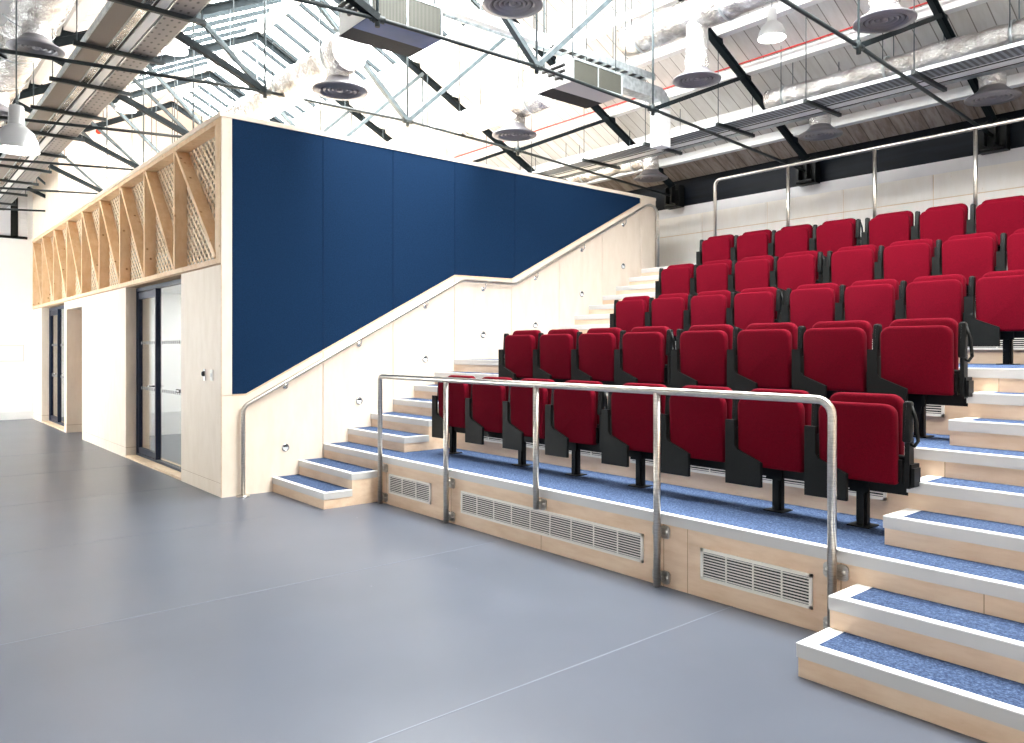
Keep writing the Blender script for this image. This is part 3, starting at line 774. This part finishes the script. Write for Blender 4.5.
diffuser(-4.2, -2.5, 4.50, .45, 'round air diffuser behind the pendant lamp at the left edge', .52)
# fan coil units
def fcu(x0, x1, y0, y1, z0, z1, label, panel):
    t = thing('fan_coil_unit', label, 'air unit', ((x0 + x1) / 2, (y0 + y1) / 2, z0), 'fan coil units')
    MB().box(x0, x1 - .012, y0, y1, z0 + .006, z1).build('casing', M['casing'], t)
    xm = x0 + (x1 - x0) * .46
    MB().box(x0, xm - .002, y0, y1, z0, z0 + .0055).build('filter', M['filter'], t)
    MB().box(xm, x1, y0, y1, z0 - .0, z0 + .0055).build('access_panel', M[panel], t)
    ym = (y0 + y1) / 2
    c = MB().box(x1 - .011, x1, y0 + .02, ym - .008, z0 + .02, z1 - .02).box(x1 - .011, x1, ym + .008, y1 - .02, z0 + .02, z1 - .02)
    c.build('coil', M['coil'], t)
    f = MB().box(x1 - .004, x1 + .006, y0, y1, z0, z0 + .018).box(x1 - .004, x1 + .006, y0, y1, z1 - .018, z1).box(x1 - .004, x1 + .006, ym - .007, ym + .007, z0, z1).box(x1 - .004, x1 + .006, y0, y0 + .018, z0, z1).box(x1 - .004, x1 + .006, y1 - .018, y1, z0, z1)
    f.build('coil_frame', M['galv'], t)
    pp = MB()
    for k in range(3):
        z = z0 + .06 + .06 * k
        pp.tube([(x1 - .15 - .1 * k, y0, z), (x1 - .15 - .1 * k, y0 - .10, z), (x1 - .12 - .1 * k, y0 - .13, z - .04), (x1 + .02, y0 - .14, z - .05)], .017, 8)
    pp.build('pipework', M['black_pipe'], t)
    for x in (x0 + .05, x1 - .05):
        for y in (y0 + .05, y1 - .05): rod(t, x, y, z1)
    return t
fcu(1.42, 1.97, -.56, .18, 4.27, 4.56, 'fan coil unit with blue underside at the top centre of the photo', 'blue_panel')
fcu(1.42, 1.97, 1.83, 2.60, 4.27, 4.52, 'fan coil unit with grey underside near the pipe valves', 'pale_metal')
# cable trays
def xtray(label, y0, y1, z, lanes, x0, x1, step, phase):
    t = thing('cable_tray', label, 'cable tray', ((x0 + x1) / 2, (y0 + y1) / 2, z), 'cable trays')
    for nm, a, b, zz0, zz1, m in lanes: MB().box(x0, x1, a, b, zz0, zz1).build(nm, M[m], t)
    x = phase
    while x > x0 + .1:
        MB().box(x - .02, x + .02, y0 - .10, y1 + .10, z - .045, z - .005).build('crossbar', M['tie'], t)
        rod(t, x, y0 - .07, z - .05); rod(t, x, y1 + .07, z - .05)
        x -= step
    return t
xtray('wide cable tray run with perforated tray at the top left', -2.22, -1.62, 4.35, [
    ('brown_tray', -2.22, -2.05, 4.345, 4.36, 'brown_tray'), ('tray_flange', -2.235, -2.222, 4.345, 4.41, 'galv'), ('tray_flange', -2.048, -2.04, 4.345, 4.41, 'galv'),
    ('pipe_bundle', -2.03, -1.97, 4.345, 4.40, 'foil'), ('cable', -1.955, -1.94, 4.345, 4.36, 'black_pipe'),
    ('light_trunking', -1.93, -1.86, 4.345, 4.42, 'galv_light'), ('cable', -1.85, -1.84, 4.345, 4.36, 'black_pipe'), ('perforated_tray', -1.83, -1.63, 4.345, 4.355, 'perf'), ('tray_flange', -1.628, -1.62, 4.345, 4.40, 'galv')],
    -11.2, 6, 1.22, 5.68)
xtray('slotted cable tray with pale channels above the right of the seats', 4.56, 5.20, 4.36, [
    ('slotted_tray', 4.58, 4.85, 4.355, 4.365, 'slot'), ('tray_flange', 4.56, 4.578, 4.355, 4.39, 'galv_light'), ('tray_flange', 4.852, 4.875, 4.355, 4.38, 'galv_light'),
    ('cable', 4.895, 4.915, 4.355, 4.37, 'black_pipe'), ('light_channel', 4.93, 5.06, 4.355, 4.39, 'galv_light'), ('cable', 5.075, 5.085, 4.355, 4.37, 'black_pipe'), ('tray_flange', 5.10, 5.20, 4.355, 4.39, 'galv')],
    -9.0, 9.0, 1.19, 7.86)
# Y-running ladder and its white drop
t = thing('cable_ladder', 'short cable ladder crossing above the farther fan coil unit', 'cable tray', (1.35, 2.4, 4.88))
MB().box(1.48, 1.50, .3, 3.75, 4.84, 4.92).box(1.28, 1.30, .3, 3.75, 4.84, 4.92).build('side_rail', M['galv'], t)
rg = MB()
for k in range(23): rg.box(1.30, 1.48, .35 + k * .15, .38 + k * .15, 4.855, 4.875)
rg.build('rungs', M['galv'], t)
MB().box(1.33, 1.40, .4, 3.7, 4.876, 4.90).build('cable', M['black_pipe'], t)
for y in (.6, 1.9, 3.2):
    for x in (1.29, 1.49): rod(t, x, y, 4.84)
t = thing('ventilation_duct', 'small galvanised duct with a bend under the cable ladder', 'duct', (1.5, 3.2, 4.7))
MB().box(1.33, 1.50, 2.2, 3.80, 4.62, 4.78).build('straight', M['galv'], t)
MB().prism_yz([(3.80, 4.62), (3.80, 4.78), (3.88, 4.775), (3.97, 4.73), (4.03, 4.66), (4.05, 4.56), (3.87, 4.53), (3.85, 4.60)], 1.33, 1.50).build('bend', M['galv'], t)
o = MB().box(1.33, 1.50, 3.86, 4.05, 4.05, 4.52).build('trunking', M['white']); tag(o, 'white upright trunking below the bend of the small duct', 'trunking')
# pipe channel in Y direction
o = MB().box(1.66, 1.74, .25, 1.75, 4.68, 4.74).box(1.66, 1.67, .25, 1.75, 4.74, 4.79).box(1.73, 1.74, .25, 1.75, 4.74, 4.79).build('steel_channel', M['galv_light']); tag(o, 'pale steel channel running between the two fan coil units', 'channel')

# pendant lamps
def pendant(x, y, z, d, m, label):
    t = thing('pendant_lamp', label, 'lamp', (x, y, z), 'bell shaped pendant lamps'); r = d / 2
    MB().lathe((x, y, z), [(r, 0), (r * .99, .02), (r * .93, r * .45), (r * .74, r * .9), (r * .46, r * 1.18), (r * .36, r * 1.25), (r * .34, r * 1.25), (r * .44, r * 1.13), (r * .7, r * .87), (r * .9, r * .43), (r * .97, .01), (r, 0)], 32).build('shade', M[m], t)
    MB().lathe((x, y, z), [(.001, r * 1.22), (r * .38, r * 1.22), (r * .36, r * 1.3), (r * .32, r * 2.15), (r * .28, r * 2.2), (.001, r * 2.2)], 20).build('housing', M[m], t)
    MB().lathe((x, y, z), [(.001, r * .25), (r * .80, r * .25), (r * .80, r * .30), (.001, r * .30)], 20).build('bulb', M['bulb'], t)
    MB().tube([(x, y, z + r * 2.2), (x, y, zr(y) + .05)], .005, 5).build('cable', M['strut'], t)
pendant(.80, -2.92, 2.975, .31, 'lamp_grey', 'large grey bell pendant lamp at the left edge of the photo')
pendant(3.02, 3.9, 4.93, .30, 'lamp_white', 'small white bell pendant lamp at the top right above the seats')
pendant(-1.96, -.97, 5.04, .30, 'lamp_white', 'small white bell pendant lamp beside the perforated tray')
pendant(-5.7, -.62, 5.3, .30, 'lamp_white', 'far small white bell pendant lamp behind the tray, before the end wall')
pendant(-.30, -.95, 5.62, .30, 'lamp_grey', 'small grey pendant lamp cut by the top edge, right of the tray')

# end wall details
t = thing('picture_frame', 'thin grey frame with pale sheets on the white end wall', 'frame', (XE, -1.5, 1.39))
MB().box(XE + .001, XE + .02, -1.74, -1.26, 1.22, 1.235).box(XE + .001, XE + .02, -1.74, -1.26, 1.555, 1.57).box(XE + .001, XE + .02, -1.74, -1.728, 1.235, 1.555).box(XE + .001, XE + .02, -1.272, -1.26, 1.235, 1.555).build('frame', M['nosing'], t)
MB().box(XE + .001, XE + .008, -1.727, -1.273, 1.236, 1.554).build('sheet', M['white'], t)
w = bpy.data.objects.new('window_3', None); C.objects.link(w); w.location = (XE, -1.9, 3.8); struct(w, 'dark framed internal window high in the end wall'); bpy.context.view_layer.update()
MB().box(XE + .001, XE + .03, -3.2, -1.50, 3.86, 5.5).build('pane', M['window_grey'], w)
MB().box(XE + .001, XE + .06, -1.50, -1.37, 3.8, 5.5).box(XE + .001, XE + .06, -3.2, -1.2, 3.80, 3.85).box(XE + .031, XE + .05, -3.2, -1.2, 4.72, 4.755).build('frame', M['black'], w)
rb = MB()
for k in range(34): rb.box(XE + .001, XE + .05, -1.365, -1.2, 3.87 + k * .048, 3.90 + k * .048)
rb.box(XE + .001, XE + .02, -1.365, -1.2, 3.86, 5.5)
rb.build('ribbed_strip', M['grey_band'], w)
t = thing('fire_alarm', 'small white alarm unit with a red beacon above the upper room', 'alarm', (XE, .12, 6.15))
MB().box(XE + .001, XE + .06, -.02, .26, 6.10, 6.45).build('housing', M['white'], t)
MB().lathe((XE + .06, .15, 6.33), [(.06, 0), (.045, .03), (.001, .04)], 16, 'x').build('beacon', M['red_plastic'], t)

# ------------------------------------------------------------------ daylight
w = bpy.data.worlds.new('overcast_sky'); bpy.context.scene.world = w; w.use_nodes = True
w.node_tree.nodes['Background'].inputs[0].default_value = (1.0, .985, .97, 1)
w.node_tree.nodes['Background'].inputs[1].default_value = 22.0
def portal(ya, yb_, x0, x1):
    l = bpy.data.lights.new('skylight_portal', 'AREA'); l.shape = 'RECTANGLE'; l.cycles.is_portal = True
    pa, pb = Vector((0, ya, zr(ya) + .2)), Vector((0, yb_, zr(yb_) + .2))
    l.size = x1 - x0; l.size_y = (pb - pa).length
    o = bpy.data.objects.new('skylight_portal', l); C.objects.link(o)
    o.location = ((x0 + x1) / 2, (ya + yb_) / 2, (pa.z + pb.z) / 2)
    sl = math.atan2(pb.z - pa.z, yb_ - ya); o.rotation_euler = (sl, 0, 0)
for x in wx:
    l = bpy.data.lights.new('window_portal', 'AREA'); l.shape = 'RECTANGLE'; l.cycles.is_portal = True; l.size = 1.6; l.size_y = 1.7
    o = bpy.data.objects.new('window_portal', l); C.objects.link(o); o.location = (x + .8, YL - .22, 1.75); o.rotation_euler = (PI / 2, 0, PI)
portal(1.36, 2.93, -9.9, XW); portal(-.38, 1.22, -7.6, XW)

# ------------------------------------------------------------------ camera
cam = bpy.data.cameras.new('camera'); co = bpy.data.objects.new('camera', cam); C.objects.link(co)
co.location = (7.631, -3.779, 1.471); co.rotation_euler = (PI / 2, 0, .8693)
cam.sensor_width = 36; cam.lens = 762.42 / 1024 * 36; cam.shift_y = (349.54 - 371.5) / 1024; cam.clip_end = 200
sc = bpy.context.scene; sc.camera = co
sc.view_settings.view_transform = 'Standard'; sc.view_settings.look = 'None'
sc.view_settings.gamma = 1; sc.view_settings.use_curve_mapping = False; sc.view_settings.exposure = 0.65
sc.cycles.use_denoising = True
sc.cycles.max_bounces = 10; sc.cycles.diffuse_bounces = 7; sc.cycles.transparent_max_bounces = 12
sc.cycles.sample_clamp_indirect = 12
